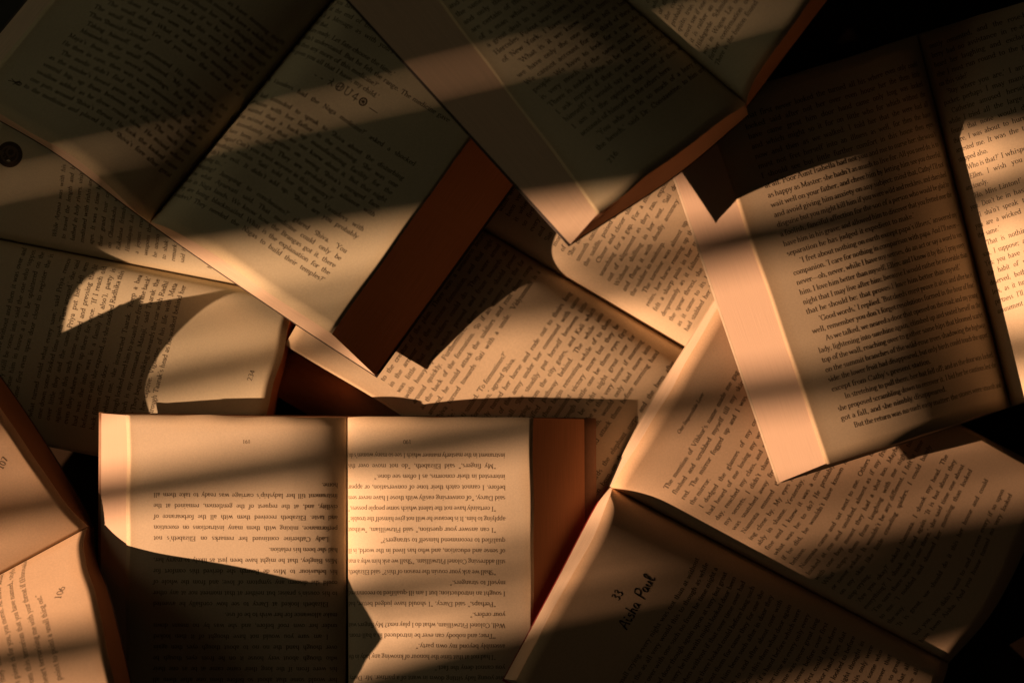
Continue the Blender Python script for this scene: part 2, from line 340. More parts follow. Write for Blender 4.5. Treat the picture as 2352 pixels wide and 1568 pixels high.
# ------------------------------------------------------------------ a small stroke-built roman type
# v x y0 y1 stem | h x0 x1 y thin bar | l x0 y0 x1 y1 [w] line | a cx cy rx ry deg0 deg1 arc | d x y dot | after '|': advance width
FT = {
'a': "a .19 .30 .11 .12 10 160;v .31 .02 .30;a .19 .12 .13 .115 35 335;h .31 .40 .012|.42",
'b': "v .10 .01 .67;a .25 .21 .16 .20 -150 150;h .02 .10 .655|.47",
'c': "a .22 .21 .16 .20 45 325;d .335 .33|.40",
'd': "v .36 .01 .67;a .21 .21 .16 .20 30 330;h .28 .36 .655;h .36 .44 .012|.47",
'e': "a .22 .21 .16 .20 5 320;h .07 .37 .235|.41",
'f': "v .13 .01 .55;a .25 .54 .12 .12 50 180;h .03 .27 .415;h .05 .22 .012;d .32 .61|.30",
'g': "a .2 .28 .13 .13 0 360;a .21 -.09 .17 .09 0 360;l .11 .15 .13 .0;h .3 .42 .41|.44",
'h': "v .10 .01 .67;a .24 .27 .14 .145 5 165;v .37 .01 .28;h .02 .10 .655;h .03 .18 .012;h .29 .45 .012|.49",
'i': "v .13 .01 .42;h .05 .13 .405;h .05 .22 .012;d .13 .585|.26",
'j': "v .14 -.08 .42;a .06 -.08 .08 .11 270 360;d .14 .585;h .06 .14 .405|.25",
'k': "v .10 .01 .67;l .12 .19 .33 .41 t;l .19 .25 .38 .02;h .27 .43 .405;h .02 .10 .655;h .03 .18 .012;h .31 .47 .012|.47",
'l': "v .13 .01 .67;h .05 .13 .655;h .05 .22 .012|.26",
'm': "v .10 .01 .42;a .235 .27 .135 .145 5 165;v .36 .01 .28;a .495 .27 .135 .145 5 165;v .62 .01 .28;h .03 .10 .405;h .03 .18 .012;h .29 .44 .012;h .55 .70 .012|.74",
'n': "v .10 .01 .42;a .24 .27 .14 .145 5 165;v .37 .01 .28;h .03 .10 .405;h .03 .18 .012;h .29 .45 .012|.49",
'o': "a .23 .21 .17 .20 0 360|.46",
'p': "v .10 -.2 .42;a .25 .21 .16 .20 -150 150;h .02 .10 .405;h .02 .20 -.2|.48",
'q': "v .36 -.2 .42;a .21 .21 .16 .20 30 330;h .27 .45 -.2|.47",
'r': "v .10 .01 .42;a .24 .28 .13 .13 60 170;h .02 .10 .405;h .02 .20 .012;d .31 .365|.35",
's': "a .18 .31 .11 .10 30 250;a .18 .115 .12 .11 -130 110|.36",
't': "v .12 .07 .54;a .21 .09 .09 .085 180 320;h .02 .27 .41|.29",
'u': "v .11 .12 .42;a .23 .13 .12 .125 190 340;v .36 .01 .42;h .02 .11 .405;h .27 .36 .405;h .36 .45 .012|.48",
'v': "l .06 .41 .22 .01;l .22 .01 .37 .41 t;h .0 .14 .41;h .29 .44 .41|.43",
'w': "l .05 .41 .19 .01;l .19 .01 .33 .40 t;l .33 .40 .47 .01;l .47 .01 .60 .41 t;h .0 .13 .41;h .53 .68 .41|.67",
'x': "l .06 .41 .38 .01;l .05 .01 .37 .41 t;h .0 .14 .41;h .29 .43 .41;h .0 .13 .012;h .29 .44 .012|.44",
'y': "l .06 .41 .22 .01;l .12 -.19 .37 .41 t;h .0 .14 .41;h .29 .44 .41;d .09 -.17|.43",
'z': "h .05 .36 .405;h .05 .36 .015;l .06 .02 .34 .40|.40",
'A': "l .05 .01 .31 .65 t;l .31 .65 .57 .01;h .15 .47 .22;h .0 .15 .012;h .46 .66 .012|.65",
'B': "v .14 .01 .64;a .28 .49 .18 .15 -90 90;a .29 .17 .21 .165 -90 90;h .04 .3 .64;h .04 .3 .012;h .14 .3 .34|.57",
'C': "a .34 .325 .28 .325 45 315;v .57 .44 .63|.62",
'D': "v .14 .01 .64;a .28 .325 .33 .315 -90 90;h .04 .3 .64;h .04 .3 .012|.67",
'E': "v .14 .01 .64;h .04 .5 .635;h .04 .52 .015;h .14 .38 .34;v .50 .52 .64;v .53 .01 .15;v .38 .27 .41|.57",
'F': "v .14 .01 .64;h .04 .5 .635;h .04 .26 .012;h .14 .38 .34;v .50 .5 .64;v .38 .27 .41|.53",
'G': "a .34 .325 .28 .325 45 320;v .57 .03 .28;h .46 .66 .28;v .56 .46 .63|.67",
'H': "v .15 .01 .64;v .54 .01 .64;h .15 .54 .335;h .04 .26 .64;h .04 .26 .012;h .43 .65 .64;h .43 .65 .012|.69",
'I': "v .16 .01 .64;h .05 .27 .64;h .05 .27 .012|.32",
'J': "v .24 .10 .64;a .14 .12 .10 .12 180 350;h .12 .35 .64|.38",
'K': "v .15 .01 .64;l .17 .28 .5 .62 t;l .25 .36 .56 .02;h .04 .26 .64;h .04 .26 .012;h .4 .6 .64;h .45 .66 .012|.64",
'L': "v .15 .01 .64;h .04 .26 .64;h .04 .52 .015;v .52 .01 .16|.55",
'M': "v .13 .01 .64 t;v .66 .01 .64;l .13 .64 .39 .06;l .39 .06 .66 .64 t;h .03 .18 .64;h .6 .77 .64;h .03 .22 .012;h .56 .77 .012|.81",
'N': "v .13 .01 .64 t;v .57 .01 .64 t;l .13 .64 .57 .01;h .03 .18 .64;h .47 .67 .64;h .03 .23 .012|.69",
'O': "a .34 .325 .29 .325 0 360|.68",
'P': "v .14 .01 .64;a .28 .47 .20 .17 -90 90;h .04 .3 .64;h .04 .26 .012;h .14 .3 .305|.52",
'Q': "a .34 .325 .29 .325 0 360;l .34 .02 .62 -.15|.68",
'R': "v .14 .01 .64;a .28 .48 .19 .16 -90 90;h .04 .3 .64;h .04 .26 .012;h .14 .3 .32;l .29 .31 .54 .02;h .48 .62 .012|.61",
'S': "a .24 .48 .16 .16 20 255;a .24 .17 .18 .17 -115 100;v .42 .45 .62|.48",
'T': "v .29 .01 .64;h .03 .55 .635;v .03 .50 .64;v .55 .50 .64;h .18 .40 .012|.58",
'U': "v .15 .2 .64;a .34 .2 .19 .2 180 360;v .53 .2 .64 t;h .04 .26 .64;h .44 .63 .64|.68",
'V': "l .07 .63 .32 .01;l .32 .01 .56 .63 t;h .0 .18 .64;h .45 .66 .64|.65",
'W': "l .06 .63 .25 .01;l .25 .01 .44 .60 t;l .44 .62 .64 .01;l .64 .01 .82 .63 t;h .0 .16 .64;h .34 .5 .64;h .73 .9 .64|.89",
'X': "l .06 .63 .56 .01;l .05 .01 .55 .63 t;h .0 .2 .64;h .42 .62 .64;h .0 .18 .012;h .42 .64 .012|.63",
'Y': "l .06 .63 .3 .3;l .3 .3 .53 .63 t;v .3 .01 .32;h .0 .18 .64;h .43 .62 .64;h .19 .41 .012|.61",
'Z': "h .06 .52 .635;h .05 .54 .015;l .07 .02 .5 .63;v .07 .5 .63;v .54 .01 .14|.58",
'0': "a .23 .31 .17 .31 0 360|.46", '1': "v .24 .01 .62;h .12 .24 .6;h .12 .36 .012|.46",
'2': "a .21 .45 .15 .16 -20 170;l .35 .38 .07 .03 t;h .06 .4 .03|.46", '3': "a .21 .47 .14 .14 -80 150;a .20 .17 .17 .16 -140 85|.46",
'4': "v .30 .01 .61;l .3 .61 .04 .18 t;h .03 .42 .19|.46", '5': "h .12 .38 .6;l .12 .6 .1 .35 t;a .2 .2 .17 .19 -140 120|.46",
'6': "a .23 .2 .16 .19 0 360;a .40 .2 .33 .42 110 180|.46", '7': "h .06 .4 .6;l .4 .6 .18 .01|.46",
'8': "a .23 .46 .13 .14 0 360;a .23 .16 .16 .16 0 360|.46", '9': "a .23 .41 .16 .19 0 360;a .06 .41 .33 .42 -70 0|.46",
'.': "d .11 .045|.22", ',': "d .11 .045;l .14 .03 .08 -.1 t|.22", "'": "d .10 .62;l .13 .61 .08 .50 t|.20",
'"': "d .10 .62;l .13 .61 .08 .50 t;d .24 .62;l .27 .61 .22 .50 t|.36",
'?': "a .18 .50 .12 .13 -40 170;l .26 .4 .18 .2;d .18 .045|.38", '!': "v .13 .2 .65;d .13 .045|.28",
'-': "h .03 .26 .2|.29", '_': "h .0 .85 .2|.86", ';': "d .11 .045;l .14 .03 .08 -.1 t;d .11 .37|.24", ':': "d .11 .045;d .11 .37|.24",
'(': "a .30 .26 .2 .42 120 240|.28", ')': "a -.02 .26 .2 .42 -60 60|.28",
' ': "|.25",
# chapter ornaments
'\x01': "l .05 .2 .9 .2 t|1.0", '\x02': "l .2 .0 .42 .5 t;l .42 .5 .3 .72 t;l .36 .3 .6 .05 t;l .1 .35 .5 .45 t|.8",
'\x03': "a .4 .35 .33 .38 0 360 t;a .4 .35 .14 .38 0 360 t;l .1 .2 .7 .5 t|.85",
'\x04': "a .35 .25 .22 .25 180 360 t;l .13 .25 .13 .7 t;l .57 .25 .57 .7 t;l .0 .7 .25 .7 t;l .45 .7 .72 .62 t|.8",
'\x05': "l .4 -.05 .4 .7 t;l .4 .7 .08 .2 t;l .08 .2 .62 .2 t|.72",
'\x06': "a .42 .33 .34 .36 0 360 t;a .42 .33 .3 .32 0 360 t;l .42 .0 .42 .68 t;l .1 .33 .75 .33 t;l .2 .1 .65 .56 t;l .2 .56 .65 .1 t|.85",
'\x07': "l .0 .2 1.0 .35 t;l .2 .45 .8 .1 t;a .9 .25 .25 .16 0 360 t;a .9 .25 .12 .08 0 360 t;l .5 .0 .9 .5 t|1.3",
}
HAND = {  # loose marker lettering
'A': "c .02 .0 .12 .3 .26 .66 .30 .66 .34 .35 .40 .0;c .08 .22 .25 .26 .42 .27|.5",
'i': "c .04 .38 .06 .12 .14 .02 .22 .12;d .10 .52|.24",
's': "c .24 .38 .10 .40 .08 .28 .20 .20 .22 .08 .12 .0 .02 .05|.3",
'h': "c .08 .74 .06 .4 .05 .0;c .05 .2 .14 .36 .22 .34 .24 .1 .30 .02|.34",
'a': "c .27 .34 .14 .40 .04 .22 .08 .04 .18 .06 .27 .34;c .27 .34 .27 .1 .34 .02|.38",
'P': "c .10 .72 .08 .3 .04 -.06;c .10 .72 .34 .76 .40 .52 .24 .36 .08 .36|.42",
'u': "c .05 .36 .06 .08 .14 .02 .24 .12 .27 .36;c .27 .36 .27 .1 .34 .02|.37",
'l': "c .06 .2 .22 .6 .18 .76 .08 .66 .08 .2 .16 .0 .28 .1|.3",
'3': "c .06 .62 .22 .72 .30 .54 .14 .38 .32 .26 .24 .02 .04 .06|.42", ' ': "|.3"}

def parse_font(ft, thick, thin):
    out = {}
    for ch, d in ft.items():
        body, adv = d.rsplit('|', 1); V = []; F = []
        k = 0
        for st in [x for x in body.split(';') if x]:
            t = st.split(); op = t[0]; wov = None
            if t[-1] == 't': wov = thin * 1.25; t = t[:-1]
            a = list(map(float, t[1:])); close = False
            if op == 'v': pts = [(a[0], a[1]), (a[0], a[2])]
            elif op == 'h': pts = [(a[0], a[2]), (a[1], a[2])]
            elif op == 'l': pts = [(a[0], a[1]), (a[2], a[3])]
            elif op == 'a':
                n = max(4, int(abs(a[5] - a[4]) / 36)); close = abs(a[5] - a[4]) >= 359
                pts = [(a[0] + a[2] * math.cos(math.radians(a[4] + (a[5] - a[4]) * i / n)),
                        a[1] + a[3] * math.sin(math.radians(a[4] + (a[5] - a[4]) * i / n))) for i in range(n + 1)]
            elif op == 'c':
                q = [(a[i], a[i + 1]) for i in range(0, len(a), 2)]
                pts = [tuple(x[:2]) for x in catmull([(x, y, 0) for x, y in q], 3 * len(q))]
            elif op == 'd':
                r = thick * .62; b = len(V)
                for i in range(6): V.append((a[0] + r * math.cos(i * math.pi / 3), a[1] + r * math.sin(i * math.pi / 3), k))
                F.append([b, b + 1, b + 2, b + 3]); F.append([b, b + 3, b + 4, b + 5]); k += 1; continue
            P = np.array(pts); b = len(V)
            for i in range(len(P)):
                if close and i in (0, len(P) - 1): tg = P[1] - P[-2]
                else: tg = P[min(i + 1, len(P) - 1)] - P[max(i - 1, 0)]
                tg = tg / (np.linalg.norm(tg) + 1e-9)
                w = wov if wov else (thin + (thick - thin) * abs(tg[1]) ** 1.3)
                if op == 'c': w *= .85 + .3 * math.sin(i * .8 + len(out))
                nn = np.array([-tg[1], tg[0]]) * w / 2
                V.append((*(P[i] + nn), k)); V.append((*(P[i] - nn), k))
            for i in range(len(P) - 1): F.append([b + 2 * i, b + 2 * i + 1, b + 2 * i + 3, b + 2 * i + 2])
            k += 1
        out[ch] = (np.array(V, float).reshape(-1, 3), np.array(F, int).reshape(-1, 4), float(adv))
    return out
FONT = parse_font(FT, .104, .05)
FONTH = parse_font(HAND, .092, .075)

class Ink:
    """collects glyph polygons in page (u,v) and lays them on the page surface"""
    def __init__(s, page): s.p = page; s.uv = []; s.z = []; s.F = []; s.n = 0
    def glyphs(s, text, mapf, em, length=None, fill=False, slant=0.0, font=None, x0=0.0):
        font = font or FONT
        adv = [font.get(c, font[' '])[2] * em for c in text]; nat = sum(adv)
        sp = [i for i, c in enumerate(text) if c == ' ']
        sx = 1.0; gap = 0.0
        if length:
            if fill or nat > length:
                if sp:
                    gap = (length - nat) / len(sp)
                    if gap < -.06 * em or gap > .7 * em:
                        g = min(max(gap, -.06 * em), .7 * em)
                        sx = (length - g * len(sp)) / nat; gap = g
                else: sx = min(1, length / nat)
        x = x0
        for i, c in enumerate(text):
            V, F, a = font.get(c, font[' '])
            if len(F):
                jx = rng.uniform(-.01, .01) * em
                gx = x + (V[:, 0] + V[:, 1] * slant) * em * sx + jx; gy = V[:, 1] * em
                s.uv.append(mapf(gx, gy)); s.z.append(V[:, 2]); s.F.append(F + s.n); s.n += len(V)
            x += adv[i] * sx + (gap if c == ' ' else 0)
    def rows(s, rows, s0, s1, e0, e1, em_px, slant=0.0, indent=1.3):
        """rows laid between four reference points (start/end of the first and of the last row).
        prefix '>' indents, suffix '~' leaves the row ragged, '' is a blank row"""
        S0, S1, E0, E1 = [s.p.s.inv(q) for q in (s0, s1, e0, e1)]
        n = len(rows) - 1; em = em_px * K * S * .96
        def pos(a, b): return (S0 * (1 - a)[:, None] + E0 * a[:, None]) * (1 - b)[:, None] + (S1 * (1 - a)[:, None] + E1 * a[:, None]) * b[:, None]
        c = s.p.s.ev(pos(np.array([0, 0, .5, .5]), np.array([0, 1., 0, 1.])))
        pitch = (np.linalg.norm(c[0] - c[1]) + np.linalg.norm(c[2] - c[3])) / 2 / n
        for r, t in enumerate(rows):
            if not t: continue
            ind = 0.0
            if t[0] == '>': ind = indent * em; t = t[1:]
            rag = t.endswith('~'); t = t[:-1] if rag else t
            aa = np.linspace(0, 1, 30); pl = s.p.s.ev(pos(aa, np.full(30, r / n)))
            ln = np.linalg.norm(np.diff(pl, axis=0), axis=1).sum()
            jb = rng.uniform(-.012, .012)
            mp = lambda gx, gy, ln=ln, r=r: pos(gx / ln, (r + jb - gy / pitch) / n)
            while not rag and sum(FONT.get(c_, FONT[' '])[2] for c_ in t) * em < (ln - ind) * .84: t += ' ' + rng.choice(POOL)
            s.glyphs(t, mp, em, ln - ind, not rag, slant, None, ind)
    def run(s, text, p0, p1, em_px, slant=0.0, font=None, fit=True):
        """one free line from reference point p0 towards p1"""
        su = s.p.s; a = su.inv(p0); b = su.inv(p1); sg = 1 if s.p.side == 'R' else -1
        sc_ = np.array([sg * su.Wd, -su.Ln]); A = a * sc_; B = b * sc_; d = B - A; ln = np.linalg.norm(d); d = d / ln
        nn = np.array([-d[1], d[0]]); em = em_px * K * S * .96
        if fit: em *= ln / (sum((font or FONT)[c][2] for c in text) * em)
        def mp(gx, gy): return (A[None] + d[None] * gx[:, None] + nn[None] * gy[:, None]) / sc_[None]
        s.glyphs(text, mp, em, None, False, slant, font, 0)
    def disc(s, c, r_px, ring=0.0, seg=28, lev=0):
        su = s.p.s; a = su.inv(c); r = r_px * K * S; V = []; F = []
        for i in range(seg):
            t = 2 * math.pi * i / seg
            V.append(a + np.array([math.cos(t) * r / su.Wd, math.sin(t) * r / su.Ln]))
            V.append(a + np.array([math.cos(t) * r * ring / su.Wd, math.sin(t) * r * ring / su.Ln]))
        for i in range(seg):
            j = (i + 1) % seg; F.append([2 * i, 2 * i + 1, 2 * j + 1, 2 * j])
        s.uv.append(np.array(V)); s.z.append(np.full(len(V), lev, float)); s.F.append(np.array(F) + s.n); s.n += len(V)
    def build(s, name='printed_text', mat=None, lift=.00003):
        if not s.F: return
        uv = np.vstack(s.uv); z = np.concatenate(s.z); F = np.vstack(s.F); su = s.p.s
        ok = (uv[:, 0] > .004) & (uv[:, 0] < .998) & (uv[:, 1] > .002) & (uv[:, 1] < .998)
        F = F[ok[F].all(1)]
        P = su.ev(uv) + su.ev(uv, su.N) * (lift + z * 3e-6)[:, None]
        used = np.unique(F); mp = np.full(len(P), -1); mp[used] = np.arange(len(used))
        return mesh_obj(name, P[used] - s.p.org, mp[F], [mat or M_INK], s.p.obj)

POOL = ("the of and to a in that he was it his with as had for her she not at but be on they have him which said from "
        "were all this one would there their could no when so what them if been then who into more time only some than "
        "very about could down before little such even while where after again never over through still long thought "
        "great upon house without might every though first hand eyes came door night morning turned looked").split()
def filler(n):
    w = []
    while sum(len(x) + 1 for x in w) < n: w.append(rng.choice(POOL))
    return ' '.join(w)
def L_(t, n=52): return (t + ' ' + filler(n - len(t))) if len(t) < n - 3 else t
def R_(t, n=52): return (filler(n - len(t)) + ' ' + t) if len(t) < n - 3 else t

# ------------------------------------------------------------------ setting: black cloth
def cloth():
    n = 90; V = []; F = []
    for i in range(n):
        for j in range(n):
            x = -1.3 + 2.6 * i / (n - 1); y = -1.3 + 2.6 * j / (n - 1)
            z = -.003 + .0016 * math.sin(x * 23 + 3 * math.sin(y * 7)) + .0012 * math.sin(y * 31 + 2 * math.cos(x * 9))
            V.append((x, y, z))
    return mesh_obj('ground', V, grid_faces(n, n), [M_CLOTH], None, None, True)
tag(cloth(), kind='structure')

# ------------------------------------------------------------------ window blind between the lamp and the books
def blind():
    D0 = 205.0                                    # distance of the slats from the books, towards the lamp
    pc = TGT + DIRL * D0; nrm = DIRL
    ex = np.cross(nrm, [0, 0, 1]); ex /= np.linalg.norm(ex); ey = np.cross(ex, nrm)
    def hit(px, py, h=3.2):
        g = W3(px, py, h) / S; d = LPOS - g
        t = np.dot(pc - g, nrm) / np.dot(d, nrm); p = g + d * t - pc
        return np.array([np.dot(p, ex), np.dot(p, ey)])
    def slope(c): return .17 + (784 - c) / 16300.0
    V = []; F = []
    def prism(q, th=.15):
        b = len(V)
        for s_ in (-1, 1):
            for a in q: V.append((pc + ex * a[0] + ey * a[1] + nrm * s_ * th) * S)
        F.extend([[b, b + 1, b + 2, b + 3], [b + 7, b + 6, b + 5, b + 4]] + [[b + i, b + 4 + i, b + 4 + (i + 1) % 4, b + (i + 1) % 4] for i in range(4)])
    def band(c0, c1, m0=None, m1=None):
        m0 = slope(c0) if m0 is None else m0; m1 = slope(c1) if m1 is None else m1
        xl, xr = -700, 3000
        def Y(c, m, x): return c - m * (x - 1176)
        prism([hit(xl, Y(c0, m0, xl)), hit(xr, Y(c0, m0, xr)), hit(xr, Y(c1, m1, xr)), hit(xl, Y(c1, m1, xl))])
    for b in BANDS: band(*b)
    # head rail and foot rail that carry the slats
    ys = [v for v in V]
    a0 = hit(-700, 3000); a1 = hit(-700, -1500); b0 = hit(3000, 3000); b1 = hit(3000, -1500)
    for (p, q, s_) in ((a0, a1, -1), (b0, b1, 1)):
        lo = min(a0[1], a1[1]) if s_ < 0 else max(b0[1], b1[1])
        x0, x1 = sorted((p[0], q[0])); y0 = lo; y1 = lo + 3 * s_
        prism([np.array([x0, y0]), np.array([x1, y0]), np.array([x1, y1]), np.array([x0, y1])], .6)
    o = mesh_obj('window_blind', V, F, [M_SLAT]); tag(o, kind='structure')
BANDS = [(-1500, 175), (182, 478, None, .14), (592, 634), (662, 736, .2155, .2155), (942, 1026), (1250, 1300, .19, .19),
         (1318, 1360), (1446, 1775, .26, .28), (1815, 3600, .28, .1)]
blind()

# ------------------------------------------------------------------ the books
def sh(c, r): return [(p[0] + r[0], p[1] + r[1], p[2] + (r[2] if len(r) > 2 else 0)) for p in c]

# --- lowest on the left: novel read from the side, gutter running left-right
c_root, (c_up, c_lo) = build_book('open_book',
    'open novel at the left edge with a round black emblem and page number 234',
    [dict(side='R', foot=[(688, 682, 1.3), (692, 664, 1.9), (700, 622, 2.4), (720, 520, 2.6), (772, 252, 2.3)], run=(-750, -146, 0),
          bfoot=[(688, 682, .15), (700, 620, .15), (790, 250, .15)], seed=11),
     dict(side='L', foot=[(688, 684, 1.3), (683, 698, 1.85), (668, 735, 2.3), (640, 845, 2.6), (610, 950, 2.5), (572, 1112, 2.2)],
          run=(-750, -146, 0), bfoot=[(692, 684, .15), (676, 740, .15), (655, 845, .15), (628, 955, .15), (592, 1112, .15)], seed=12, edge=M_EDGE2)],
    cover='brown', paper=4)
i = Ink(c_up)
i.rows([L_("While Arjuna was with his", 44), L_("to travel the length and breadth", 44), L_("bathed in holy rivers, visited", 44),
        L_("meditated with rishis and", 44), L_("ages. It was a time", 44), L_("their grand tour came", 44), L_("on Ghatotkacha", 44),
        L_("Rakshasa friends", 44), L_("Himalayan hat", 44), L_("a joyous reunion", 44), L_("weapons the", 44), L_("he uncon", 44), L_("to shak", 44),
        L_("remark", 44), L_("said", 44), "", L_(">'I don't", 44), L_("how", 44), L_("of", 44)],
       (129, 545), (506, 622), (181, 178), (560, 252), 15.5, slant=.22)
i.disc((22, 355), 29, .0, lev=0)
i.build()
i = Ink(c_up); i.disc((22, 355), 20, .8, lev=2); i.disc((25, 350), 11, .6, lev=2); i.run("-;'-", (8, 372), (44, 352), 20)
i.disc((3, 352), 6, .3, lev=4)
i.build('emblem', M_INK2, .00006)
i = Ink(c_lo)
i.rows([R_("and then it was over and"), R_("said the one who suppos"), R_("to be splattered on the"), R_("cloud to register the is"), "",
        R_("save,' said Priya, remov"), R_("'Turn around,' she said"), R_("Priya put her left arm"), R_("around and pressing the lit"),
        R_("up there for once. 'If I reach old"), R_("was in a family (I also'), party is"), R_("she exposed, as she nodded Radhika this"),
        "back fifteen office door.~", R_("behind me,' she instructed Taarak. 'Keep a hea"), R_("need him to assault me from the back'"),
        R_(">'Such is my command, Mataji,' said Taarak the"), R_("They began walking towards the car with Radhi"),
        R_("her captive. Vignettes of his life with Mata"), R_("through Taarak's head as he walked behind her")],
       (-28, 935), (338, 1012), (62, 571), (428, 657), 17.5)
i.run("234", (578, 875), (586, 851), 14)
i.build()

# --- centre: battle chapter, gutter running down to the right
d_run = (723, 427, 0)
dhl = [(889, 396, 1.2), (881, 410, 1.8), (862, 442, 2.4), (820, 513, 2.85), (740, 649, 2.75), (655, 793, 2.4)]
dhr = [(889, 396, 1.2), (894, 388, 1.9), (908, 364, 2.5), (950, 293, 2.8), (1030, 158, 2.8), (1123, 0, 2.4)]
d_root, (d_lo, d_up) = build_book('open_book',
    'open novel in the middle, partly covered by every neighbour, its gutter running down right',
    [dict(side='L', head=dhl, foot=sh(dhl, d_run), bfoot=sh([(889, 396, .2), (800, 555, .3), (668, 797, .5)], d_run),
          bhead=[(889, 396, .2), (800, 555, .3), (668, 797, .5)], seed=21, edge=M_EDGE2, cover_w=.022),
     dict(side='R', head=dhr, foot=sh(dhr, d_run), bfoot=sh([(889, 396, .2), (1140, -20, .4)], d_run),
          bhead=[(889, 396, .2), (1140, -20, .4)], seed=22)], cover='brown', paper=0, cover_w=.002)
i = Ink(d_lo)
i.rows([filler(50), filler(50), filler(50) , filler(50), filler(50),
        ">However, this would leave the charioteer open", "to the creator of the plan. There was a weakness", "in the armour of the tortoise formation, and that",
        "was little that the soldiers could do. They were armed", "with heavy spears which proved and froze towards", "around quickly. Furthermore, there was no shield power",
        "at the back of the formation. So if an enemy was", "around, he could attack the soldiers and rout them comp", "Shiva turned towards Sati with a smile. 'Vidyunmali is a",
        "male.'~", ">Sati smiled. 'To formations?'~", ">'To formation,' agreed Shiva.~", "Sati quickly turned her horse and rode out to theirs",
        "led the line of the army under her command", "behind the wall. She steadily put herself between", "the enemy emerging from the city gates, and Kali",
        "blocking the fortified pathway behind. The", "would hit hard and then begin retreating", "in a false sense of imminent victory", "forward. It would be a tough battle",
        "enclosures, as she would be right", "hold firmer formations. As the", "would open up behind them,", "and take his cavalry and attack them", "",
        ">made towards the elephant corps and the", filler(50)],
       (773, 800), (1331, 1195), (1004, 470), (1569, 846), 18.0)
i.build()
i = Ink(d_up)
i.rows([L_("and he was", 50)] + [filler(50) for _ in range(6)] + [L_("and", 50), L_("San", 50), L_("more", 50), L_("of the", 50),
        L_("She breathed easily at the", 50), L_("smooth canter, the spear in", 50), L_("the saddle, poised and still, she", 50), L_(">Closer and closer she came", 50),
        L_("searching for a gap. For a moment a sh", 50), L_("out of alignment as they ran, exposing", 50), L_("Without shifting in her seat, Sati drew", 50),
        L_("and flung it with deadly accuracy", 50), "the soldier in midstep.~", L_(">The tortoise was almost up", 50), L_("reins, her horse rearing up", 50),
        L_("felt a sharp pain in her", 50), L_("desperately as it faltered", 50), L_("the spear thrust, she", 50), L_("as it came to its", 50), L_("had stabbed her", 50)],
       (1116, 464), (1579, 761), (1318, 122), (1781, 419), 17.2)
i.build()

# --- lower right: school story, handwriting on its left page
ehr = [(1404, 1119, 4.0), (1411, 1109, 4.5), (1431, 1076, 4.85), (1485, 988, 4.95), (1565, 851, 4.8), (1656, 696, 4.4)]
efr = [(2176, 1520, .6), (2186, 1506, 1.05), (2214, 1478, 1.3), (2281, 1397, 1.3), (2348, 1250, 1.1), (2424, 1095, .9)]
ehl = [(1404, 1119, 4.0), (1401, 1130, 4.7), (1391, 1158, 5.3), (1361, 1234, 6.0), (1290, 1365, 6.6), (1185, 1562, 7.2)]
e_root, (e_r, e_l) = build_book('open_book',
    'open red-covered novel at the lower right with black handwriting on its shaded page',
    [dict(side='R', head=ehr, foot=efr, bhead=[(1398, 1116, 3.2), (1468, 974, 3.4), (1643, 688, 3.3)],
          bfoot=[(2176, 1522, .15), (2280, 1400, .3), (2428, 1096, .3)], seed=31, cover='cream'),
     dict(side='L', head=ehl, foot=[(p[0] + 774, p[1] + 402, q) for p, q in zip(ehl, (.6, 1.2, 1.7, 2.1, 2.4, 2.6))], bhead=[(1398, 1118, 3.2), (1368, 1164, 4.0), (1276, 1339, 5.4), (1158, 1558, 6.0)],
          bfoot=[(2172, 1520, .12), (2142, 1566, .12), (2050, 1741, .14), (1932, 1960, .15)], seed=32, cover='red')],
    cover='red', paper=3)
i = Ink(e_r)
i.run("Our Impossible Love", (1561, 997), (1617, 905), 13.5, slant=.25)
i.rows(["The mention of Vibhor's name made me gag. I splashed", "flushed and scrubbed myself till my skin turned", "red. The mirror fogged up and I was glad not to see",
        "the mirror.~", ">I dodged the glances of my curious classmates", "had heard of me losing my way to the class next", "day, reached my class, and sat in the last row. It",
        "my secrets. I didn't share them with the girl who", "was snatched away from me long before I knew", ">Namrata entered the room and came looking", "ing close by. My eyes met his and he looked away",
        "ably in shame. Yesterday, he had told me it was", "fine and I knew it was a counterfeit smile, but", "what was he to do? He probably did not know", "if he did, he wouldn't have known how to",
        "behave.~", ">Namrata came and sat next to me. Others", "looked at me and smirked, almost as if my friend", "with one boy meant they had a shot too. Maybe",
        "What stops them from laughing with me night", "or never asked. It wouldn't be any different. I felt it", "on my skin like little crawling spiders. I could barely", "stop crying.~",
        ">'Are you okay?' asked Namrata. I shook my head. The", "everything?' I shook my head again. 'It is", ">'I'm sure there was no one there,' she said", "to me. 'I nodded and showed her",
        "the way.~", ">'It is great, we should do it", "", ">'but you, you didn't want to", "have been Aisha. And you"],
       (1532, 1124), (2118, 1475), (1738, 785), (2325, 1136), 17.4, indent=.3)
i.build()
i = Ink(e_l)
i.rows([">A small crying every night was not"] + [filler(54) for _ in range(24)], (1402, 1612), (1905, 1890), (1606, 1283), (2110, 1535), 18.0)
i.build()
i = Ink(e_l)
i.run("33", (1420, 1380), (1440, 1348), 28, font=FONTH, fit=False)
i.run("Aisha Paul", (1440, 1446), (1506, 1326), 24, font=FONTH)
i.build('handwriting', M_PEN, .00006)

